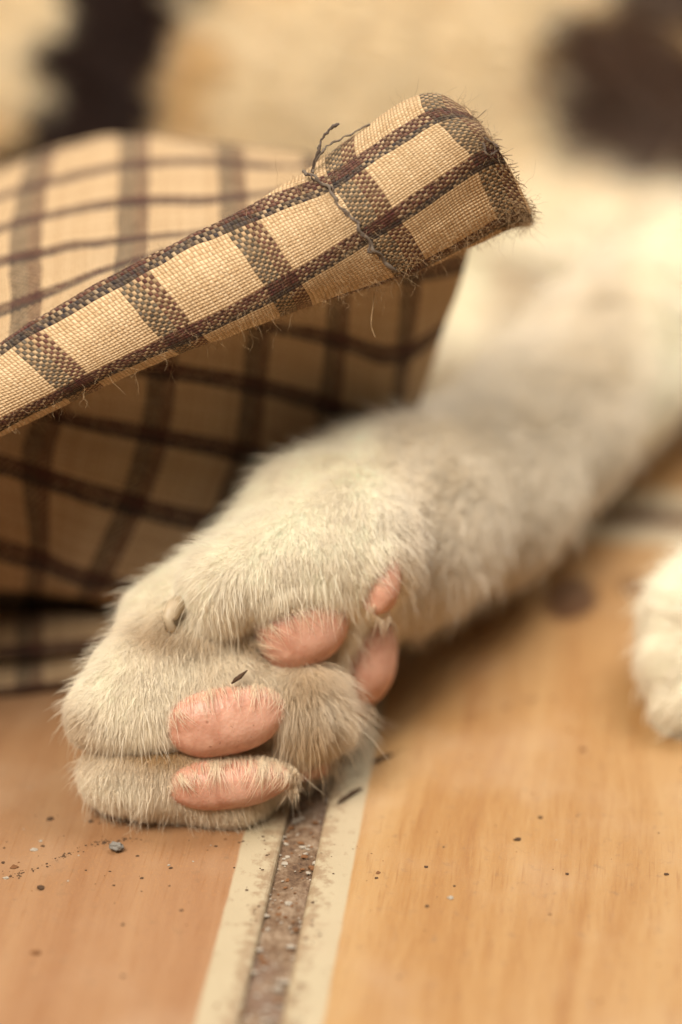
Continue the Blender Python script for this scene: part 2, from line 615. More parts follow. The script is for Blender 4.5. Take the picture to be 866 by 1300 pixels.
def build_body(h):
    lo, hi = np.array([-21.5, 18.5, -0.3]), np.array([21.0, 45.5, 11.5])
    nx, ny, nzz = (np.ceil((hi - lo) / h)).astype(int)
    D = np.full((nx, ny, nzz), 3.0, dtype=np.float32)
    axs = [lo[i] + h * np.arange((nx, ny, nzz)[i]) for i in range(3)]
    for pr in PR:
        a, b = prim_box(pr)
        i0 = np.clip(np.floor((a - lo) / h).astype(int), 0, None)
        i1 = np.minimum(np.ceil((b - lo) / h).astype(int) + 1, (nx, ny, nzz))
        if (i1 <= i0).any():
            continue
        g = np.stack(np.meshgrid(*[axs[i][i0[i]:i1[i]] for i in range(3)], indexing='ij'), -1).astype(np.float32)
        s, k = prim_sdf(pr, g)
        sl = tuple(slice(i0[i], i1[i]) for i in range(3))
        D[sl] = smin(D[sl], s.astype(np.float32), k)
    D = np.maximum(D, (0.02 - axs[2])[None, None, :].astype(np.float32))
    # surface nets
    neg = D < 0
    cs = [neg[i:nx - 1 + i, j:ny - 1 + j, k:nzz - 1 + k] for i in (0, 1) for j in (0, 1) for k in (0, 1)]
    cnt = sum(c.astype(np.int8) for c in cs)
    cell = (cnt > 0) & (cnt < 8)
    ci = np.argwhere(cell)
    vid = np.full(cell.shape, -1, dtype=np.int64)
    vid[cell] = np.arange(len(ci))
    acc = np.zeros((len(ci), 3))
    num = np.zeros(len(ci))
    cor = [(i, j, k) for i in (0, 1) for j in (0, 1) for k in (0, 1)]
    for a in range(8):
        for b in range(a + 1, 8):
            da = np.array(cor[b]) - np.array(cor[a])
            if np.abs(da).sum() != 1:
                continue
            va = D[tuple((ci + cor[a]).T)]
            vb = D[tuple((ci + cor[b]).T)]
            m = (va < 0) != (vb < 0)
            tt = va[m] / (va[m] - vb[m])
            acc[m] += np.array(cor[a]) + tt[:, None] * da
            num[m] += 1
    V = lo + h * (ci + acc / num[:, None])
    F = []
    for ax in range(3):
        d = [0, 0, 0]
        d[ax] = 1
        A = neg[:nx - d[0], :ny - d[1], :nzz - d[2]]
        B = neg[d[0]:, d[1]:, d[2]:]
        e = np.argwhere(A != B)
        u_, v_ = (ax + 1) % 3, (ax + 2) % 3
        e = e[(e[:, u_] > 0) & (e[:, v_] > 0) & (e[:, u_] < cell.shape[u_]) & (e[:, v_] < cell.shape[v_]) & (e[:, ax] < cell.shape[ax])]
        fl = A[tuple(e.T)]
        U = np.zeros(3, int)
        U[u_] = 1
        W = np.zeros(3, int)
        W[v_] = 1
        q = np.stack([vid[tuple(x.T)] for x in (e - U - W, e - W, e, e - U)], 1)
        q[~fl] = q[~fl][:, ::-1]
        F.append(q)
    F = np.concatenate(F)
    F = F[(F >= 0).all(1)]
    return V, F


def coat(p):
    """Albedo of the coat at points of the body."""
    px, py, d = project(p)
    n1 = vnoise(p * 0.9 + 3)
    n2 = vnoise(p * 2.3 + 8)
    n3 = vnoise(p * 5.0 + 1)
    white = np.array([0.95, 0.85, 0.66])
    c = np.tile(white, (len(p), 1))

    def lay(m, colr):
        m = np.clip(m, 0, 1)[:, None]
        c[:] = c * (1 - m) + np.array(colr) * m

    def ss(x, a, b):
        t_ = np.clip((x - a) / (b - a), 0, 1)
        return t_ * t_ * (3 - 2 * t_)
    far = ss(d, 31, 33.5)
    # cream and ginger on the flank
    flank = far * (1 - ss(py, 170, 300))
    lay(flank * 0.85, (0.80, 0.63, 0.38))
    lay(flank * ss(n1 + 0.6 * n2, 0.05, 0.7) * 0.85, (0.66, 0.40, 0.15))
    lay(far * ss(n1 + 0.7 * n2, 0.0, 0.8) * 0.35 * ss(py, 150, 300), (0.72, 0.58, 0.42))
    lay(far * ss(n2 + 0.6 * n3, 0.2, 0.9) * 0.3, (0.66, 0.50, 0.33))
    # dark patches
    x1 = px - (140 - 0.36 * py) + 34 * n2 + 16 * n3
    lay(far * (1 - ss(np.abs(x1), 60, 100)) * (1 - ss(py, 195, 260)), (0.020, 0.009, 0.006))
    yb = py - (-20 + (px - 660) * 0.36) + 22 * n1 + 20 * n2
    m2 = ss(px + 16 * n2 + 14 * n3, 645, 700) * ss(yb, 0, 45) * (1 - ss(yb, 165, 250))
    lay(far * m2 * 0.97, (0.045, 0.018, 0.011))
    m3 = ss(px + 20 * n2, 715, 780) * (1 - ss(py + 25 * n1, 30, 75))
    lay(far * m3 * 0.95, (0.045, 0.018, 0.011))
    # greyish tan over the leg, its shade painted into the coat
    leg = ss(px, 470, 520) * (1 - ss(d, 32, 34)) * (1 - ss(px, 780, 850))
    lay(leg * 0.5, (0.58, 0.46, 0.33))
    # stained round the pads; toe creases darkened for dirt and painted shade both
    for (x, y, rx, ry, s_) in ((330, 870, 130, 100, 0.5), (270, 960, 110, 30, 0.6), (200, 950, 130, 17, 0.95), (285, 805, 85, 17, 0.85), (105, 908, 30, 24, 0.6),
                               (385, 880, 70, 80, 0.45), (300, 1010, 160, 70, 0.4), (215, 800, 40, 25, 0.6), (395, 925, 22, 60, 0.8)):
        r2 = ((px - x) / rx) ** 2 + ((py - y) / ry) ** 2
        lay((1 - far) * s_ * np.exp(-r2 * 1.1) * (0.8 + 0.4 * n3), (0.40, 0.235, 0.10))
    return np.clip(c * (1 + 0.06 * n3[:, None]), 0, 1)


bV, bF = build_body(0.115)
M_SKIN, M_FUR, M_PAD = mat_skin(), mat_fur(), mat_pad()
cat_org = np.array([0.0, 32.0, 0.0])
cat = empty('cat', cat_org)
tag(cat, 'white and dark patched cat lying down with one pink padded paw stretched to the front', 'cat')
bV_s = bV + 0
body = mesh_obj('body', bV_s, bF, M_SKIN, cat, origin=cat_org)
ca = body.data.color_attributes.new('coat', 'FLOAT_COLOR', 'POINT')
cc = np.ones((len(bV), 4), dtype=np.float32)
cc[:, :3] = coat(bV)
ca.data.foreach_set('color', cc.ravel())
vn = np.zeros(len(bV) * 3, dtype=np.float32)
body.data.vertices.foreach_get('normal', vn)
vn = vn.reshape(-1, 3)

# ---- pads
# photo centre, half width and height in px, tilt (deg, right end up), thickness cm, yaw of the normal to the right, name
PADS = [(382, 798, 62, 48, 14, 0.36, 0.25, 'toe_pad'),
        (287, 911, 80, 46, 9, 0.34, 0.10, 'toe_pad'),
        (290, 993, 80, 32, 3, 0.30, 0.10, 'toe_pad'),
        (462, 836, 40, 62, 20, 0.34, 0.75, 'palm_pad'),
        (382, 970, 36, 22, 18, 0.22, 0.5, 'palm_pad'),
        (481, 735, 22, 46, 5, 0.26, 0.95, 'wrist_pad')]
PADG = []
PADF = []


def ray_hit(px, py):
    ds = np.linspace(23.0, 32.0, 900)
    pts = np.stack([P(px, py, d) for d in ds])
    s = sdf(pts)
    k = np.argmax(s < 0) if (s < 0).any() else None
    return ds[k] if k is not None else 26.5


for (px, py, hw, hh, tilt, th, yaw, nm) in PADS:
    d = ray_hit(px, py)
    if (px, py) == (382, 798):
        d = 24.93                                  # stands out from under the upper toe
    c = P(px, py, d + (0.11 if nm == 'toe_pad' else 0.07))
    sc = d / FPX
    a = math.radians(tilt)
    nrm = unit(-FW + yaw * RT - 0.06 * UP)
    e1 = RT * math.cos(a) + UP * math.sin(a)
    if nm != 'toe_pad':
        e1 = RT * math.cos(a) - UP * math.sin(a) * 0.3
    e1 = unit(e1 - nrm * (e1 @ nrm))
    e2 = np.cross(nrm, e1)
    nu, nv_ = 48, 28
    vs, fs = [], []
    for j in range(nv_ + 1):
        ph = math.pi * j / nv_ - math.pi / 2
        for i in range(nu):
            thh = 2 * math.pi * i / nu
            x, y, z = math.cos(ph) * math.cos(thh), math.sin(ph), math.cos(ph) * math.sin(thh)
            vs.append((x, y, z))
    for j in range(nv_):
        for i in range(nu):
            k0, k1 = j * nu + i, j * nu + (i + 1) % nu
            fs.append((k0, k0 + nu, k1 + nu, k1))
    v = np.array(vs)
    # a fuller outline than an ellipse, a little bean shaped
    ex_ = 0.86
    q = np.sign(v) * np.abs(v) ** ex_
    q[:, 1] += 0.12 * (q[:, 0] ** 2 - 0.4) * (1 if nm == 'toe_pad' else -1)
    q[:, 1] *= 1 - 0.12 * q[:, 0]
    q += 0.035 * np.stack([vnoise(v * 2.1 + px), vnoise(v * 2.1 + py), vnoise(v * 2.1 + 9)], 1)
    W = c + q[:, :1] * e1 * hw * sc + q[:, 1:2] * e2 * hh * sc + q[:, 2:3] * nrm * th
    mesh_obj(nm, W, fs, M_PAD, cat, origin=c)
    PADG.append((px, py, hw, hh, a if nm == 'toe_pad' else -a * 0.3, d))
    PADF.append((c, e1, e2, nrm, hw * sc, hh * sc, th, nm))

# ---- claw of the upper toe, half sheathed
M_CLAW = mat_plain('claw_horn', (0.46, 0.36, 0.24), 0.45, 0.3)
cb = P(219, 784, 24.66)
pth = [cb + RT * x + UP * y + FW * z for (x, y, z) in ((0.10, 0.16, 0.16), (0.02, 0.10, 0.0), (-0.03, 0.0, -0.06), (-0.02, -0.10, -0.06), (0.03, -0.18, 0.0))]
rr = [0.10, 0.10, 0.085, 0.06, 0.015]


def tube(path, radii, seg=10):
    path = np.array(path)
    vs, fs = [], []
    tn = np.gradient(path, axis=0)
    for p, t_, r in zip(path, unit(tn), radii):
        s1 = unit(np.cross(t_, [0.3, 0.5, 0.81]))
        s2 = np.cross(t_, s1)
        for i in range(seg):
            an = 2 * math.pi * i / seg
            vs.append(p + r * (math.cos(an) * s1 + math.sin(an) * s2))
    m = len(path)
    for j in range(m - 1):
        for i in range(seg):
            fs.append((j * seg + i, j * seg + (i + 1) % seg, (j + 1) * seg + (i + 1) % seg, (j + 1) * seg + i))
    fs.append(tuple(range(seg))[::-1])
    fs.append(tuple(range((m - 1) * seg, m * seg)))
    return vs, fs


def smooth_path(pts, n):
    pts = np.array(pts, float)
    t0 = np.arange(len(pts))
    tt = np.linspace(0, len(pts) - 1, n)
    out = []
    for t_ in tt:
        i = min(int(t_), len(pts) - 2)
        f = t_ - i
        p0, p1, p2, p3 = pts[max(i - 1, 0)], pts[i], pts[i + 1], pts[min(i + 2, len(pts) - 1)]
        out.append(0.5 * ((2 * p1) + (-p0 + p2) * f + (2 * p0 - 5 * p1 + 4 * p2 - p3) * f * f + (-p0 + 3 * p1 - 3 * p2 + p3) * f ** 3))
    return np.array(out)


v_, f_ = tube(pth, rr)
mesh_obj('claw', v_, f_, M_CLAW, cat, origin=cb)


# ---- fur
def strands(name, pts, radii, mat, parent, colr=None, origin=None):
    """pts: (N, K, 3) in cm, radii: (N, K) in cm."""
    N, K = pts.shape[:2]
    cv = bpy.data.hair_curves.new(name)
    cv.add_curves([K] * N)
    org = np.zeros(3) if origin is None else np.asarray(origin)
    cv.points.foreach_set('position', ((pts - org) * S).astype(np.float32).ravel())
    ra = cv.attributes.get('radius') or cv.attributes.new('radius', 'FLOAT', 'POINT')
    ra.data.foreach_set('value', (radii * S).astype(np.float32).ravel())
    if colr is not None:
        at = cv.attributes.new('coat', 'FLOAT_COLOR', 'CURVE')
        c4 = np.ones((N, 4), dtype=np.float32)
        c4[:, :3] = colr
        at.data.foreach_set('color', c4.ravel())
    cv.materials.append(mat)
    o = bpy.data.objects.new(name, cv)
    COL.objects.link(o)
    if parent:
        o.parent = parent
        o.location = Vector(org) * S - parent.matrix_world.translation
    o['kind'] = 'stuff'
    return o


tri = np.concatenate([bF[:, [0, 1, 2]], bF[:, [0, 2, 3]]])
A_, B_, C_ = bV[tri[:, 0]], bV[tri[:, 1]], bV[tri[:, 2]]
areas = 0.5 * np.linalg.norm(np.cross(B_ - A_, C_ - A_), axis=1)
ctr = (A_ + B_ + C_) / 3
tn_ = unit(vn[tri[:, 0]] + vn[tri[:, 1]] + vn[tri[:, 2]])
tpx, tpy, td = project(ctr)
view = unit(CO - ctr)
face = (tn_ * view).sum(1)
inframe = (tpx > -120) & (tpx < 986) & (tpy > -150) & (tpy < 1400)
is_paw = (tpx < 505) & (tpy > 540) & (td < 28.0)
is_leg = (~is_paw) & (td < 32.5) & (tpx < 1000) & (tpy > 380)
# strands per square cm
dens = np.where(is_paw, 20000.0, np.where(is_leg, np.where((td < 28.2) & (tpx < 640), 6500.0, 2400.0), np.where(inframe, 380.0, 60.0)))
dens *= np.where(face < -0.35, 0.12, 1.0)
dens *= np.where(ctr[:, 2] < 0.06, 0.2, 1.0)
cnt = rng.poisson(areas * dens)
ti = np.repeat(np.arange(len(tri)), cnt)
r1, r2 = rng.random(len(ti)), rng.random(len(ti))
sq = np.sqrt(r1)
w0, w1, w2 = 1 - sq, sq * (1 - r2), sq * r2
base = w0[:, None] * A_[ti] + w1[:, None] * B_[ti] + w2[:, None] * C_[ti]
nor = unit(w0[:, None] * vn[tri[ti, 0]] + w1[:, None] * vn[tri[ti, 1]] + w2[:, None] * vn[tri[ti, 2]])
px, py, dd = project(base)
keep = np.ones(len(base), bool)
ring = np.zeros(len(base))
for (cx, cy, hw, hh, a, d) in PADG:
    x = (px - cx) * math.cos(a) - (py - cy) * math.sin(a)
    y = (px - cx) * math.sin(a) + (py - cy) * math.cos(a)
    r = np.sqrt((x / hw) ** 2 + (y / hh) ** 2)
    near = np.abs(dd - d) < 0.9
    keep &= ~(near & (r < 0.83 + 0.09 * rng.standard_normal(len(r))))
    ring = np.maximum(ring, np.where(near, np.clip(1.6 - r, 0, 0.6) / 0.6, 0))
base, nor, px, py, dd, ring = [q[keep] for q in (base, nor, px, py, dd, ring)]
N = len(base)
paw = (px < 505) & (py > 540) & (dd < 28.0)
legm = (~paw) & (dd < 32.5) & (px < 1000) & (py > 380)
# comb: photo position -> direction in the picture (x right, y down), blended by distance
CT = np.array([(480, 560, -.5, .6), (400, 600, -.3, .9), (330, 650, -.55, .75), (250, 720, -.7, .6), (180, 770, -.8, .55), (130, 830, -.7, .7), (85, 890, -.5, .85),
               (420, 680, .35, .9), (460, 700, .55, .8), (380, 730, .25, .95), (320, 770, .05, 1.), (260, 780, .0, 1.), (440, 750, .5, .85),
               (230, 830, -.05, 1.), (180, 850, -.15, 1.), (150, 910, -.15, 1.), (220, 920, .05, 1.), (270, 850, .1, 1.), (330, 850, -.15, 1.), (350, 860, -.4, .9),
               (370, 870, .1, 1.), (395, 900, .1, 1.), (420, 870, .6, .7), (440, 930, .75, .6), (400, 960, .3, .9), (350, 955, .1, 1.), (280, 955, .1, 1.),
               (120, 990, -.35, .9), (180, 1020, -.15, 1.), (240, 1030, .05, 1.), (300, 1030, .3, .95), (350, 1010, .6, .8),
               (560, 660, -.8, .5), (680, 600, -.8, .55), (800, 520, -.8, .6), (640, 720, -.6, .7), (880, 850, -.6, .7), (880, 760, -.7, -.3)], float)
T2 = np.zeros((N, 2))
wsum = np.zeros(N)
for (cx, cy, dx, dy) in CT:
    wg = 1.0 / (((px - cx) ** 2 + (py - cy) ** 2) + 300) ** 1.6
    T2[:, 0] += wg * dx
    T2[:, 1] += wg * dy
    wsum += wg
T2 /= wsum[:, None]
nb = vnoise(base * 1.1 + 4) * 0.6
bodym = ~(paw | legm)
T2[bodym & (dd > 32)] = np.stack([np.cos(0.35 + nb), np.sin(0.35 + nb)], 1)[bodym & (dd > 32)]
sw = vnoise(base * 2.6 + 20) * 0.45 + rng.standard_normal(N) * 0.16
cs_, sn_ = np.cos(sw), np.sin(sw)
T2 = np.stack([T2[:, 0] * cs_ - T2[:, 1] * sn_, T2[:, 0] * sn_ + T2[:, 1] * cs_], 1)
T3 = T2[:, :1] * RT - T2[:, 1:2] * UP
T3 = T3 - nor * (T3 * nor).sum(1, keepdims=True)
T3 = unit(T3 + 0.02 * rng.standard_normal((N, 3)))
L = np.where(paw, 0.205, np.where(legm, 0.28, 0.50)) * (0.65 + 0.6 * rng.random(N))
L = np.where(paw, L * (1 + 0.25 * vnoise(base * 3 + 7)), L)
L = np.where(paw & (ring > 0.2) & (px > 330), L * 1.35, L)
tuft = np.exp(-(((px - 425) / 55) ** 2 + ((py - 920) / 70) ** 2)) * paw
L *= 1 + 0.55 * tuft
L *= 1 + 0.55 * np.exp(-(((px - 170) / 110) ** 2 + ((py - 915) / 16) ** 2)) * 0.7 * paw + 0.5 * np.exp(-(((px - 275) / 70) ** 2 + ((py - 785) / 16) ** 2)) * paw
stray = rng.random(N) < 0.012
L = np.where(stray, L * 1.7, L)
lift = np.where(paw, 0.42, 0.35) + 0.12 * rng.standard_normal(N) + 0.3 * tuft + np.where(stray, 0.3, 0) - 0.10 * ring
lift = np.clip(lift, 0.08, 1.1)
K = 6
s_ = np.linspace(0, 1, K)
root = unit(nor * np.sin(lift + 0.35)[:, None] + T3 * np.cos(lift + 0.35)[:, None])
tip = unit(nor * np.sin(lift - 0.28)[:, None] + T3 * np.cos(lift - 0.28)[:, None] + np.array([0, 0, -0.10]))
pts = base[:, None, :] - nor[:, None, :] * 0.01 + L[:, None, None] * (root[:, None, :] * (s_ - 0.5 * s_ ** 2)[None, :, None] + tip[:, None, :] * (0.5 * s_ ** 2)[None, :, None])
# clumps
cell = np.where(paw, 0.075, np.where(legm, 0.10, 0.35))
key = np.floor((base + 0.35 * np.stack([vnoise(base * 6), vnoise(base * 6 + 3), vnoise(base * 6 + 6)], 1) * cell[:, None]) / cell[:, None]).astype(np.int64)
hk = key[:, 0] * 73856093 ^ key[:, 1] * 19349663 ^ key[:, 2] * 83492791
uq, inv = np.unique(hk, return_inverse=True)
cn = np.bincount(inv).astype(float)
tipm = np.stack([np.bincount(inv, weights=pts[:, -1, i]) / cn for i in range(3)], 1)
amt = (0.06 + 0.36 * rng.random(len(uq)) ** 1.8)[inv] * np.where(legm, 0.5, 1) * np.where(stray, 0, 1) * (0.7 + 0.3 * rng.random(N))
pts += (amt[:, None] * (tipm[inv] - pts[:, -1]))[:, None, :] * (s_ ** 1.6)[None, :, None]
pts[:, 1:, :] += rng.standard_normal((N, K - 1, 3)) * (0.006 * np.where(paw, 1, 2.0))[:, None, None]
pts[..., 2] = np.maximum(pts[..., 2], 0.012)
rad0 = np.where(paw, 0.0031, np.where(legm, np.where((dd < 28.2) & (px < 640), 0.0046, 0.008), 0.018)) * (0.7 + 0.6 * rng.random(N))
rad = rad0[:, None] * np.array([0.95, 1.0, 0.95, 0.8, 0.5, 0.12])[None, :]
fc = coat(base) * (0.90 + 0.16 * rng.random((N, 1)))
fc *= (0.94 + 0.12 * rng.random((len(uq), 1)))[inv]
# fringe hairs that start beside a pad and lie over its rim
FR = [(0, 520, 25, 205, .60), (1, 480, 10, 200, .50), (2, 720, 10, 188, .75), (2, 420, -25, 60, 1.0), (1, 200, -20, 60, .6), (3, 260, 60, 300, .4), (4, 260, 20, 340, .5), (5, 160, 60, 330, .4)]
ap, acn = [], []
for (pi_, nfr, a0, a1, reach) in FR:
    c, e1, e2, nrm, hw, hh, th, nm = PADF[pi_]
    an = np.radians(rng.uniform(a0, a1, nfr))
    an += 0.12 * np.sin(an * 9)
    r0 = 1.00 + 0.16 * rng.random(nfr)
    x0, y0 = np.cos(an) * r0, np.sin(an) * r0
    cl = np.sin(an * 23 + pi_) * 0.3 + 0.25 * np.sin(an * 51 + 2)
    down = np.stack([-0.25 * np.cos(an) + cl + 0.24 * rng.standard_normal(nfr), -np.abs(np.sin(an)) - 0.35 + 0.12 * rng.standard_normal(nfr)], 1)
    if pi_ == 0:
        down[:, 0] += 0.25
    ln = reach * (0.2 + 1.25 * rng.random(nfr) ** 2)
    tt_ = np.linspace(0, 1, K)
    X = x0[:, None] + ln[:, None] * down[:, :1] * tt_ * hh / hw
    Y = y0[:, None] + ln[:, None] * down[:, 1:] * tt_
    rr2 = np.clip(X ** 2 + Y ** 2, 0, 1)
    Z = th * np.sqrt(1 - rr2 ** 1.1) + 0.025 + 0.10 * rng.random((nfr, 1)) * np.sin(tt_ * 2.9)
    ap.append(c + X[..., None] * e1 * hw + Y[..., None] * e2 * hh + Z[..., None] * nrm)
ap = np.concatenate(ap)
ap[..., 2] = np.maximum(ap[..., 2], 0.012)
pts = np.concatenate([pts, ap])
rad = np.concatenate([rad, (0.0030 * (0.6 + 0.7 * rng.random(len(ap))))[:, None] * np.array([0.95, 1.0, 0.95, 0.8, 0.5, 0.12])[None, :]])
fc = np.concatenate([fc, np.array([0.86, 0.69, 0.48]) * (0.6 + 0.45 * rng.random((len(ap), 1)))])
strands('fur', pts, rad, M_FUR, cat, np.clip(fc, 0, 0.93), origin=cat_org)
print('fur strands', N, 'paw', int(paw.sum()), 'leg', int(legm.sum()), 'body quads', len(bF))

# ------------------------------------------------------------------ cloth
M_CLOTH = mat_cloth()
cl_org = np.array([-4.0, 26.0, 0.0])
cloth = empty('checked_cloth', cl_org)
tag(cloth, 'tan checked cotton cloth bunched open beside the paw, its frayed hem raised', 'cloth')


def bspline_grid(net, nr, nc):
    """net: (R, C, 5) of x,y,z,u,v. Catmull-Rom through the net, nr x nc samples."""
    a = np.stack([smooth_path(net[:, j], nr) for j in range(net.shape[1])], 1)
    return np.stack([smooth_path(a[i], nc) for i in range(nr)], 0)


def sheet(name, net, nr, nc, wrinkle=0.02, thick=0.035, seed=0.0, close=False):
    g = bspline_grid(net, nr, nc)
    p = g[..., :3].copy()
    du = np.gradient(p, axis=1)
    dv = np.gradient(p, axis=0)
    nn = unit(np.cross(du, dv))
    p = p + nn * (wrinkle * (vnoise(p * 1.3 + seed) + 0.5 * vnoise(p * 3.1 + seed) + 0.18 * vnoise(p * 9 + seed)))[..., None]
    fs = []
    for i in range(nr - 1):
        for j in range(nc - 1):
            k = i * nc + j
            fs.append((k, k + nc, k + nc + 1, k + 1))
    o = mesh_obj(name, p.reshape(-1, 3), fs, M_CLOTH, cloth, uvs=g[..., 3:].reshape(-1, 2), origin=cl_org)
    md = o.modifiers.new('thickness', 'SOLIDIFY')
    md.thickness = thick * S
    md.offset = 0
    return o, p, nn, g


def net_from(rows, more=2.4):
    a = net_core(rows)
    first = a[:, :1] + more * (a[:, :1] - a[:, 1:2])
    first[..., 2] = np.maximum(first[..., 2], 0.15)
    return np.concatenate([first, a], axis=1)


def net_core(rows):
    """rows: list of (v, [(px, py, d, u), ...])."""
    return np.array([[list(P(*q[:3])) + [q[3], q[4] if len(q) > 4 else v] for q in r] for (v, r) in rows])


# hem: a folded strip whose checks run along it
UU = [-2.0, -1.0, 0.0, 1.0, 2.0, 3.0, 4.0, 4.32]
hem_rows = [
    (-0.75, [(-215, 625, 25.3, -2), (-115, 545, 25.2, -1), (20, 470, 25.1, 0), (152, 392, 25.05, 1), (290, 318, 25.0, 2), (425, 225, 24.95, 3), (535, 140, 24.8, 4), (590, 150, 24.75, 4.32)]),
    (-0.40, [(-220, 594, 24.85, -2), (-120, 520, 24.8, -1), (12, 449, 24.75, 0, -.02), (144, 369, 24.65, 1, -.02), (285, 297, 24.6, 2, -.02), (416, 200, 24.6, 3), (533, 124, 24.5, 4), (590, 138, 24.45, 4.32)]),
    (0.0, [(-225, 580, 24.55, -2), (-125, 508, 24.5, -1), (6, 437, 24.45, 0, .13), (138, 357, 24.4, 1, .13), (279, 285, 24.35, 2, .12), (415, 222, 24.3, 3), (541, 144, 24.25, 4), (600, 150, 24.2, 4.32)]),
    (0.5, [(-190, 605, 24.25, -2), (-95, 532, 24.2, -1), (40, 466, 24.15, 0), (172, 393, 24.1, 1), (308, 324, 24.05, 2), (437, 257, 24.05, 3), (571, 171, 24.05, 4), (618, 168, 24.05, 4.32)]),
    (1.0, [(-160, 635, 24.2, -2), (-60, 562, 24.15, -1), (72, 494, 24.1, 0), (204, 430, 24.05, 1), (336, 364, 24.0, 2), (458, 292, 24.0, 3), (597, 199, 24.05, 4), (631, 188, 24.1, 4.32)]),
    (1.5, [(-150, 655, 24.45, -2), (-48, 580, 24.4, -1), (88, 507, 24.35, 0), (226, 449, 24.25, 1), (352, 392, 24.2, 2), (480, 322, 24.15, 3), (614, 236, 24.25, 4), (655, 228, 24.3, 4.32)]),
    (2.0, [(-160, 650, 24.85, -2), (-58, 576, 24.8, -1), (80, 502, 24.75, 0), (222, 445, 24.65, 1), (352, 398, 24.55, 2), (500, 349, 24.4, 3), (630, 275, 24.5, 4), (674, 268, 24.5, 4.32)]),
    (2.4, [(-170, 630, 25.3, -2), (-70, 556, 25.2, -1), (66, 482, 25.1, 0), (210, 428, 25.0, 1), (345, 388, 24.9, 2), (505, 352, 24.75, 3), (636, 292, 24.8, 4), (672, 284, 24.8, 4.32)]),
]
hem, hp, hn, hg = sheet('hem', net_from(hem_rows), 90, 260, 0.030, 0.05, 2.0)

# upper panel, running back from the hem
top_rows = [
    (0.0, [(-260, 590, 24.9, -2), (-125, 512, 24.85, -1), (10, 446, 24.8, 0), (140, 370, 24.8, 1), (278, 305, 24.8, 2), (415, 248, 24.8, 3), (540, 170, 24.8, 4)]),
    (-1.0, [(-255, 480, 25.4, -2), (-118, 430, 25.4, -1), (14, 383, 25.4, 0), (146, 334, 25.4, 1), (280, 300, 25.4, 2), (408, 250, 25.4, 3), (520, 185, 25.2, 4)]),
    (-2.0, [(-260, 410, 26.0, -2), (-118, 368, 26.0, -1), (12, 325, 26.0, 0), (148, 302, 26.0, 1), (280, 290, 26.0, 2), (400, 248, 26.0, 3), (500, 195, 25.7, 4)]),
    (-3.0, [(-255, 365, 26.8, -2), (-115, 330, 26.8, -1), (16, 282, 26.8, 0), (150, 253, 26.7, 1), (278, 248, 26.7, 2), (390, 236, 26.6, 3), (480, 200, 26.2, 4)]),
    (-4.0, [(-240, 325, 27.8, -2), (-100, 288, 27.8, -1), (24, 238, 27.7, 0), (152, 206, 27.6, 1), (276, 204, 27.5, 2), (385, 208, 27.3, 3), (470, 205, 26.8, 4)]),
    (-5.0, [(-220, 290, 28.9, -2), (-80, 255, 28.8, -1), (36, 203, 28.7, 0), (154, 176, 28.6, 1), (272, 183, 28.4, 2), (382, 195, 28.0, 3), (465, 212, 27.3, 4)]),
    (-6.0, [(-215, 300, 29.7, -2), (-75, 270, 29.6, -1), (40, 222, 29.5, 0), (156, 198, 29.3, 1), (272, 205, 29.0, 2), (382, 218, 28.6, 3), (465, 240, 27.8, 4)]),
    (-8.0, [(-215, 450, 30.6, -2), (-75, 430, 30.4, -1), (40, 390, 30.2, 0), (156, 370, 29.9, 1), (272, 370, 29.6, 2), (382, 370, 29.2, 3), (465, 370, 28.6, 4)]),
    (-10.0, [(-215, 640, 30.8, -2), (-75, 630, 30.6, -1), (40, 610, 30.4, 0), (156, 600, 30.2, 1), (272, 590, 30.0, 2), (382, 580, 29.8, 3), (465, 560, 29.5, 4)]),
]
sheet('top_panel', net_from(top_rows), 130, 170, 0.03, 0.035, 7.0)

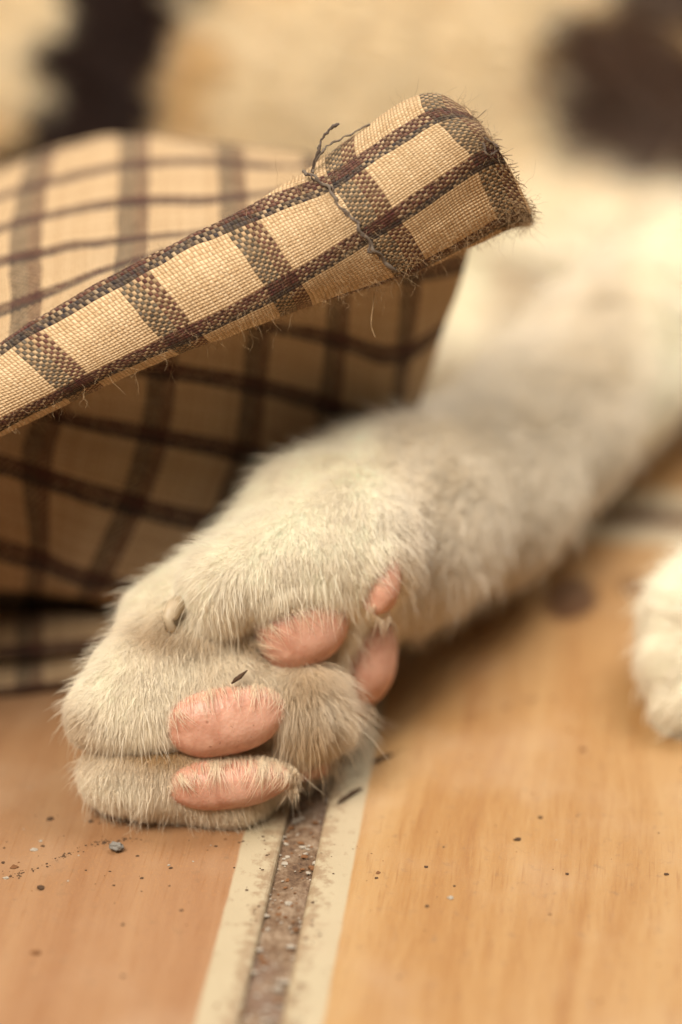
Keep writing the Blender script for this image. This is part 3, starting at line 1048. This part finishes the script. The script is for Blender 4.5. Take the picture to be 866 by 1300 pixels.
# inner panel, seen under the hem
inner_rows = [
    (-1.0, [(-200, 596, 25.0, -2, 3.3), (-90, 500, 25.0, -1, 2.0), (48, 455, 25.0, 0, 1.05), (188, 385, 25.0, 1, -0.1), (315, 335, 25.0, 2, -0.5), (418, 312, 25.0, 3, -0.8), (505, 270, 25.1, 4, -1.2), (590, 250, 25.2, 5, -1.5)]),
    (0.0, [(-200, 602, 25.4, -2, 3.4), (-90, 508, 25.4, -1, 2.2), (48, 470, 25.4, 0, 1.3), (188, 420, 25.5, 1, 0.4), (312, 385, 25.6, 2, -0.2), (415, 375, 25.9, 3, -0.5), (508, 350, 26.2, 4, -0.8), (594, 322, 26.5, 5, -1.0)]),
    (1.0, [(-200, 608, 25.8, -2, 3.5), (-90, 516, 25.8, -1, 2.4), (47, 488, 25.8, 0, 1.6), (187, 457, 26.0, 1, 1.0), (311, 432, 26.2, 2, 0.5), (410, 452, 26.6, 3, 0.45), (499, 475, 27.1, 4, 0.4), (558, 430, 27.5, 5, 0.3)]),
    (2.0, [(-200, 616, 26.1, -2, 3.6), (-90, 526, 26.1, -1, 2.6), (45, 512, 26.2, 0), (178, 538, 26.4, 1), (298, 560, 26.8, 2), (394, 585, 27.5, 3), (486, 612, 28.2, 4), (505, 590, 28.6, 5)]),
    (3.0, [(-200, 628, 26.3, -2, 3.8), (-90, 552, 26.3, -1), (27, 583, 26.3, 0), (155, 623, 26.5, 1), (266, 650, 27.0, 2), (375, 670, 27.6, 3), (470, 690, 28.4, 4), (490, 680, 28.8, 5)]),
    (4.0, [(-200, 670, 26.8, -2, 4.2), (-95, 655, 26.8, -1), (38, 692, 26.7, 0), (112, 722, 26.8, 1), (222, 742, 27.2, 2), (350, 750, 27.7, 3), (450, 760, 28.3, 4), (470, 750, 28.6, 5)]),
    (4.6, [(-200, 745, 27.2, -2), (-100, 740, 27.2, -1), (32, 746, 27.1, 0), (95, 756, 27.2, 1), (205, 770, 27.5, 2), (340, 770, 27.9, 3), (440, 780, 28.3, 4), (460, 770, 28.5, 5)]),
    (5.2, [(-200, 746, 27.8, -2), (-100, 742, 27.8, -1), (30, 746, 27.7, 0), (92, 752, 27.8, 1), (200, 764, 27.9, 2), (335, 762, 28.1, 3), (435, 770, 28.5, 4), (455, 760, 28.6, 5)]),
    (6.4, [(-200, 772, 28.4, -2), (-100, 770, 28.4, -1), (30, 768, 28.4, 0), (92, 768, 28.4, 1), (200, 770, 28.3, 2), (335, 768, 28.4, 3), (435, 770, 28.6, 4), (455, 765, 28.7, 5)]),
    (7.4, [(-200, 806, 28.1, -2), (-100, 804, 28.1, -1), (30, 802, 28.1, 0), (92, 800, 28.1, 1), (200, 795, 28.15, 2), (335, 785, 28.3, 3), (435, 775, 28.6, 4), (455, 768, 28.7, 5)]),
]
sheet('inner_panel', net_from(inner_rows), 130, 170, 0.025, 0.035, 13.0)

# two folds of the lower side, lying on the floor
fold_a = [
    (0.2, [(-220, 840, 28.3, -2), (-80, 825, 28.3, -1), (20, 820, 28.3, 0), (140, 812, 28.3, 1), (260, 806, 28.3, 2)]),
    (0.4, [(-220, 796, 28.1, -2), (-80, 788, 28.1, -1), (20, 784, 28.1, 0), (140, 776, 28.1, 1), (260, 772, 28.1, 2)]),
    (0.7, [(-220, 804, 27.55, -2), (-80, 798, 27.55, -1), (20, 793, 27.55, 0), (140, 785, 27.55, 1), (260, 781, 27.6, 2)]),
    (1.1, [(-220, 836, 27.35, -2), (-80, 830, 27.35, -1), (20, 826, 27.35, 0), (140, 816, 27.35, 1), (260, 808, 27.4, 2)]),
    (1.4, [(-220, 852, 27.5, -2), (-80, 846, 27.5, -1), (20, 841, 27.5, 0), (140, 830, 27.5, 1), (260, 820, 27.5, 2)]),
    (1.8, [(-220, 850, 28.0, -2), (-80, 842, 28.0, -1), (20, 836, 28.0, 0), (140, 826, 28.0, 1), (260, 818, 28.0, 2)]),
]
sheet('lower_fold', net_from(fold_a), 50, 110, 0.02, 0.035, 17.0)
fold_b = [
    (2.2, [(-220, 866, 27.7, -2), (-80, 858, 27.7, -1), (20, 850, 27.7, 0), (140, 838, 27.7, 1), (260, 828, 27.7, 2)]),
    (2.5, [(-220, 862, 27.4, -2), (-80, 854, 27.4, -1), (20, 848, 27.4, 0), (140, 836, 27.4, 1), (260, 826, 27.4, 2)]),
    (2.9, [(-220, 882, 27.0, -2), (-80, 874, 27.05, -1), (20, 866, 27.1, 0), (140, 852, 27.2, 1), (260, 840, 27.3, 2)]),
    (3.2, [(-220, 894, 26.95, -2), (-80, 886, 27.0, -1), (20, 878, 27.1, 0), (140, 862, 27.25, 1), (260, 848, 27.4, 2)]),
    (3.6, [(-220, 884, 27.2, -2), (-80, 876, 27.3, -1), (20, 868, 27.4, 0), (140, 856, 27.5, 1), (260, 844, 27.6, 2)]),
]
sheet('lower_fold', net_from(fold_b), 50, 110, 0.018, 0.035, 23.0)

# threads: the curl at the fold, the overcast seam, stray ends
M_YARN = mat_fibre('dark_yarn', (0.10, 0.075, 0.06))
M_YARN2 = mat_fibre('grey_yarn', (0.14, 0.11, 0.085))
M_FRAY = mat_fibre('frayed_yarn', (0.30, 0.21, 0.13))
M_FUZZ = mat_fibre('cotton_fuzz', (0.40, 0.28, 0.16))


def yarn(name, pix, r, mat, n=60, amp=0.012):
    pth_ = smooth_path([P(*q) for q in pix], n)
    t_ = np.linspace(0, 60, n)
    sm = np.stack([vnoise(pth_ * 9 + k) for k in (2, 11, 23)], 1)
    pth_ = pth_ + 2.0 * amp * sm + 0.35 * amp * np.stack([np.sin(t_), np.cos(t_ * 1.1), np.sin(t_ * 0.9 + 1)], 1)
    rad_ = r * (0.75 + 0.45 * vnoise(pth_ * 15) + 0.1 * np.sin(t_ * 2.3))
    rad_[-1] *= 0.3
    v_, f_ = tube(pth_, rad_, 7)
    return mesh_obj(name, v_, f_, mat, cloth, origin=cl_org)


yarn('loose_thread', [(392, 228, 24.45), (399, 205, 24.35), (404, 188, 24.3), (412, 172, 24.3), (422, 162, 24.3), (430, 158, 24.35)], 0.022, M_YARN)
yarn('loose_thread', [(398, 220, 24.3), (404, 200, 24.3), (416, 186, 24.35), (440, 172, 24.45), (470, 158, 24.5)], 0.014, M_YARN2)
yarn('seam_thread', [(384, 219, 24.3), (402, 228, 24.22), (420, 246, 24.07), (440, 268, 23.985), (454, 288, 23.955), (468, 306, 24.0), (486, 326, 24.08), (505, 346, 24.3)], 0.019, M_YARN2, 160, 0.02)
yarn('seam_thread', [(390, 226, 24.25), (416, 240, 24.13), (434, 260, 24.0), (450, 284, 23.955), (462, 302, 23.975), (482, 328, 24.08)], 0.013, M_YARN, 140, 0.028)
yarn('seam_thread', [(620, 196, 24.0), (612, 178, 24.0), (626, 182, 23.98), (632, 190, 24.0), (624, 196, 24.0)], 0.015, M_YARN, 40)

# fuzz on the hem and fraying at its end
fp, fr = [], []
H, Wd = hp.shape[:2]
NF = 11000
ri = rng.integers(0, H, NF)
ci_ = rng.integers(0, Wd, NF)
edge = rng.random(NF)
ri = np.where(edge < 0.45, rng.integers(int(H * .78), H, NF), ri)
sm_ = edge > 0.90
uc = 3.0 - 0.12 + 0.14 * rng.standard_normal(NF)
ci_ = np.where(sm_, np.clip(((uc + 6.8) / 11.12 * Wd).astype(int), 0, Wd - 1), ci_)
ci_ = np.where(sm_, np.abs(hg[H // 2][None, :, 3] - uc[:, None]).argmin(1), ci_)
b0 = hp[ri, ci_]
n0 = hn[ri, ci_]
if (n0 @ (-FW)).mean() < 0:
    n0 = -n0
Lf = 0.04 + 0.15 * rng.random(NF) ** 3
dirv = unit(n0 * 0.6 + 0.9 * rng.standard_normal((NF, 3)) + np.array([0, 0, -0.25]))
cur = rng.standard_normal((NF, 3))
ss_ = np.linspace(0, 1, 6)
fpts = b0[:, None, :] + Lf[:, None, None] * (dirv[:, None, :] * ss_[None, :, None] + 0.5 * cur[:, None, :] * (ss_ ** 2)[None, :, None] + 0.15 * rng.standard_normal((NF, 6, 3)) * ss_[None, :, None])
frad = np.full((NF, 6), 0.0012) * np.array([1, 1, 1, .9, .7, .4])[None, :]
strands('fuzz', fpts, frad, M_FUZZ, cloth, origin=cl_org)
# frayed warp ends at the cut edge
NE = 130
ri = rng.integers(6, H - 4, NE)
b0 = hp[ri, -1] + 0.02 * rng.standard_normal((NE, 3))
tdir = unit(hp[ri, -1] - hp[ri, -8])
Lf = 0.03 + 0.09 * rng.random(NE) ** 2
dv_ = unit(tdir + 0.45 * rng.standard_normal((NE, 3)))
fpts = b0[:, None, :] + Lf[:, None, None] * (dv_[:, None, :] * ss_[None, :, None] + 0.4 * rng.standard_normal((NE, 1, 3)) * (ss_ ** 2)[None, :, None])
frad = np.where(rng.random(NE) < 0.4, 0.006, 0.003)[:, None] * np.array([1, 1, .95, .9, .7, .4])[None, :]
strands('frayed_edge', fpts, frad, M_FRAY, cloth, origin=cl_org)
yarn('stray_fibre', [(475, 372, 24.6), (473, 392, 24.55), (472, 412, 24.5), (476, 428, 24.5)], 0.004, M_FUZZ, 30, 0.004)

# ------------------------------------------------------------------ small things on the floor
M_STONE = mat_plain('pebble_grey', (0.21, 0.19, 0.165), 0.95, 0.05)
M_DARK = mat_plain('dark_crumb', (0.075, 0.042, 0.024), 0.9)
M_BROWN = mat_plain('brown_crumb', (0.17, 0.075, 0.03), 0.85)
M_PALE = mat_plain('pale_grit', (0.34, 0.29, 0.23), 0.9)


def ico(c, r, sq=(1, 1, 1), seed=0.0, sub=2, rough=0.3):
    t_ = (1 + 5 ** 0.5) / 2
    vs = [(-1, t_, 0), (1, t_, 0), (-1, -t_, 0), (1, -t_, 0), (0, -1, t_), (0, 1, t_), (0, -1, -t_), (0, 1, -t_), (t_, 0, -1), (t_, 0, 1), (-t_, 0, -1), (-t_, 0, 1)]
    fs = [(0, 11, 5), (0, 5, 1), (0, 1, 7), (0, 7, 10), (0, 10, 11), (1, 5, 9), (5, 11, 4), (11, 10, 2), (10, 7, 6), (7, 1, 8), (3, 9, 4), (3, 4, 2), (3, 2, 6), (3, 6, 8), (3, 8, 9), (4, 9, 5), (2, 4, 11), (6, 2, 10), (8, 6, 7), (9, 8, 1)]
    vs = [unit(np.array(v)) for v in vs]
    for _ in range(sub):
        nf, mid = [], {}

        def m_(a, b):
            k = (min(a, b), max(a, b))
            if k not in mid:
                vs.append(unit(vs[a] + vs[b]))
                mid[k] = len(vs) - 1
            return mid[k]
        for (a, b, c2) in fs:
            ab, bc, ca2 = m_(a, b), m_(b, c2), m_(c2, a)
            nf += [(a, ab, ca2), (b, bc, ab), (c2, ca2, bc), (ab, bc, ca2)]
        fs = nf
    v = np.array(vs)
    v = v * (1 + rough * vnoise(v * 1.7 + seed) + 0.5 * rough * vnoise(v * 4 + seed))[:, None]
    return np.asarray(c) + v * np.array(sq) * r, fs


pc = floor_at(148, 1075, 0.055)
v_, f_ = ico(pc, 0.062, (1.1, 0.8, 0.8), 4.0, 3, 0.35)
tag(mesh_obj('pebble', v_, f_, M_STONE, origin=pc), 'tiny grey pebble on the floor tile just below the paw', 'pebble')

# splinters on the cream border right of the paw, and the fleck caught in the fur
for (a, b, nm, lab) in (((428, 1020), (461, 1000), 'splinter', 'longer dark splinter lying on the cream strip beside the floor joint'),
                        ((473, 968), (500, 958), 'splinter', 'short dark splinter where cream strip meets the wood print')):
    pa, pb = floor_at(*a, 0.02), floor_at(*b, 0.02)
    pm = (pa + pb) / 2 + np.array([0, 0, 0.012])
    v_, f_ = tube(smooth_path([pa, pm + 0.01, pb], 9), [0.004, 0.018, 0.022, 0.016, 0.024, 0.02, 0.017, 0.012, 0.003], 6)
    tag(mesh_obj(nm, v_, f_, M_DARK, origin=pm), lab, 'splinter', 'dark splinters on the floor')
d0 = ray_hit(300, 862) - 0.2
v_, f_ = tube([P(294, 868, d0), P(299, 863, d0 - .01), P(305, 859, d0), P(314, 851, d0 + .02)], [0.008, 0.024, 0.026, 0.006], 7)
tag(mesh_obj('plant_fleck', v_, f_, M_DARK, origin=P(303, 860, d0)), 'thin dark fleck caught in white fur above the middle pad', 'fleck')


def crumbs(name, spots, mat):
    vs, fs = [], []
    for (p, r) in spots:
        v, f = ico(p + np.array([0, 0, r * 0.25]), r, (1 + rng.random() * .6, 1, 0.45), rng.random() * 50, 0 if r < 0.02 else 1, 0.5)
        k = sum(len(x) for x in vs)
        vs.append(v)
        fs += [tuple(i + k for i in q) for q in f]
    o = mesh_obj(name, np.concatenate(vs), fs, mat, smooth=False)
    tag(o, kind='stuff')


def in_joint(p):
    a = (p - G0) @ DIRP
    return abs(a) < JOINT / 2


dark, brown, pale = [], [], []
for k in range(110):                               # scattered grit over the tiles
    p = floor_at(rng.uniform(-40, 900), rng.uniform(880, 1330))
    if in_joint(p):
        continue
    r = 0.005 + 0.013 * rng.random() ** 3
    (dark if rng.random() < .5 else brown if rng.random() < .75 else pale).append((p, r))
for k in range(70):
    p = floor_at(rng.uniform(-20, 280), rng.uniform(960, 1130))
    (dark if rng.random() < .6 else pale).append((p, 0.006 + 0.014 * rng.random() ** 2))
for (x, y, r, g) in ((52, 1128, .036, 0), (64, 1040, .026, 0), (115, 1043, .022, 0), (43, 1079, .026, 2), (8, 1115, .02, 2), (46, 1210, .035, 1), (657, 1066, .028, 0),
                     (686, 1038, .022, 0), (740, 952, .03, 1), (480, 1108, .022, 1), (478, 1115, .016, 0), (541, 1101, .018, 0), (577, 1125, .014, 0), (720, 1110, .018, 0),
                     (846, 1110, .02, 0), (180, 1115, .016, 0), (230, 1156, .016, 0), (18, 1101, .03, 1), (572, 1140, .022, 2), (698, 1161, .012, 0)):
    (dark, brown, pale)[g].append((floor_at(x, y), r))
for (a, b, m, g) in (((0, 1112), (170, 1062), 150, 0), ((440, 985), (530, 948), 60, 0), ((585, 910), (705, 885), 90, 1), ((300, 1062), (345, 1075), 10, 0)):
    for k in range(m):
        f = rng.random()
        f = f + 0.05 * math.sin(f * 20)
        x, y = a[0] + (b[0] - a[0]) * f, a[1] + (b[1] - a[1]) * f + 5 * math.sin(f * 7)
        (dark, brown)[g].append((floor_at(x + rng.normal() * 2.0, y + rng.normal() * 2.0), 0.003 + 0.010 * rng.random() ** 2))
for k in range(170):                               # grime along the joint's edges
    sgn = rng.choice([-1, 1])
    p = G0 + DIRP * sgn * (JOINT / 2 + 0.05 + abs(rng.normal()) * 0.09) + DIRG * rng.uniform(-6, 6)
    dark.append((p, 0.005 + 0.009 * rng.random() ** 2))
crumbs('dark_crumbs', dark, M_DARK)
crumbs('brown_crumbs', brown, M_BROWN)
crumbs('pale_grit', pale, M_PALE)
# coarse sand lying in the joint
sand, sand2 = [], []
for k in range(900):
    p = G0 + DIRP * rng.uniform(-.21, .21) + DIRG * rng.uniform(-6, 9)
    p[2] = -0.058
    (sand if rng.random() < .6 else sand2).append((p, 0.008 + 0.02 * rng.random() ** 2.5))
crumbs('joint_sand', sand, M_PALE)
crumbs('joint_grit', sand2, M_BROWN)
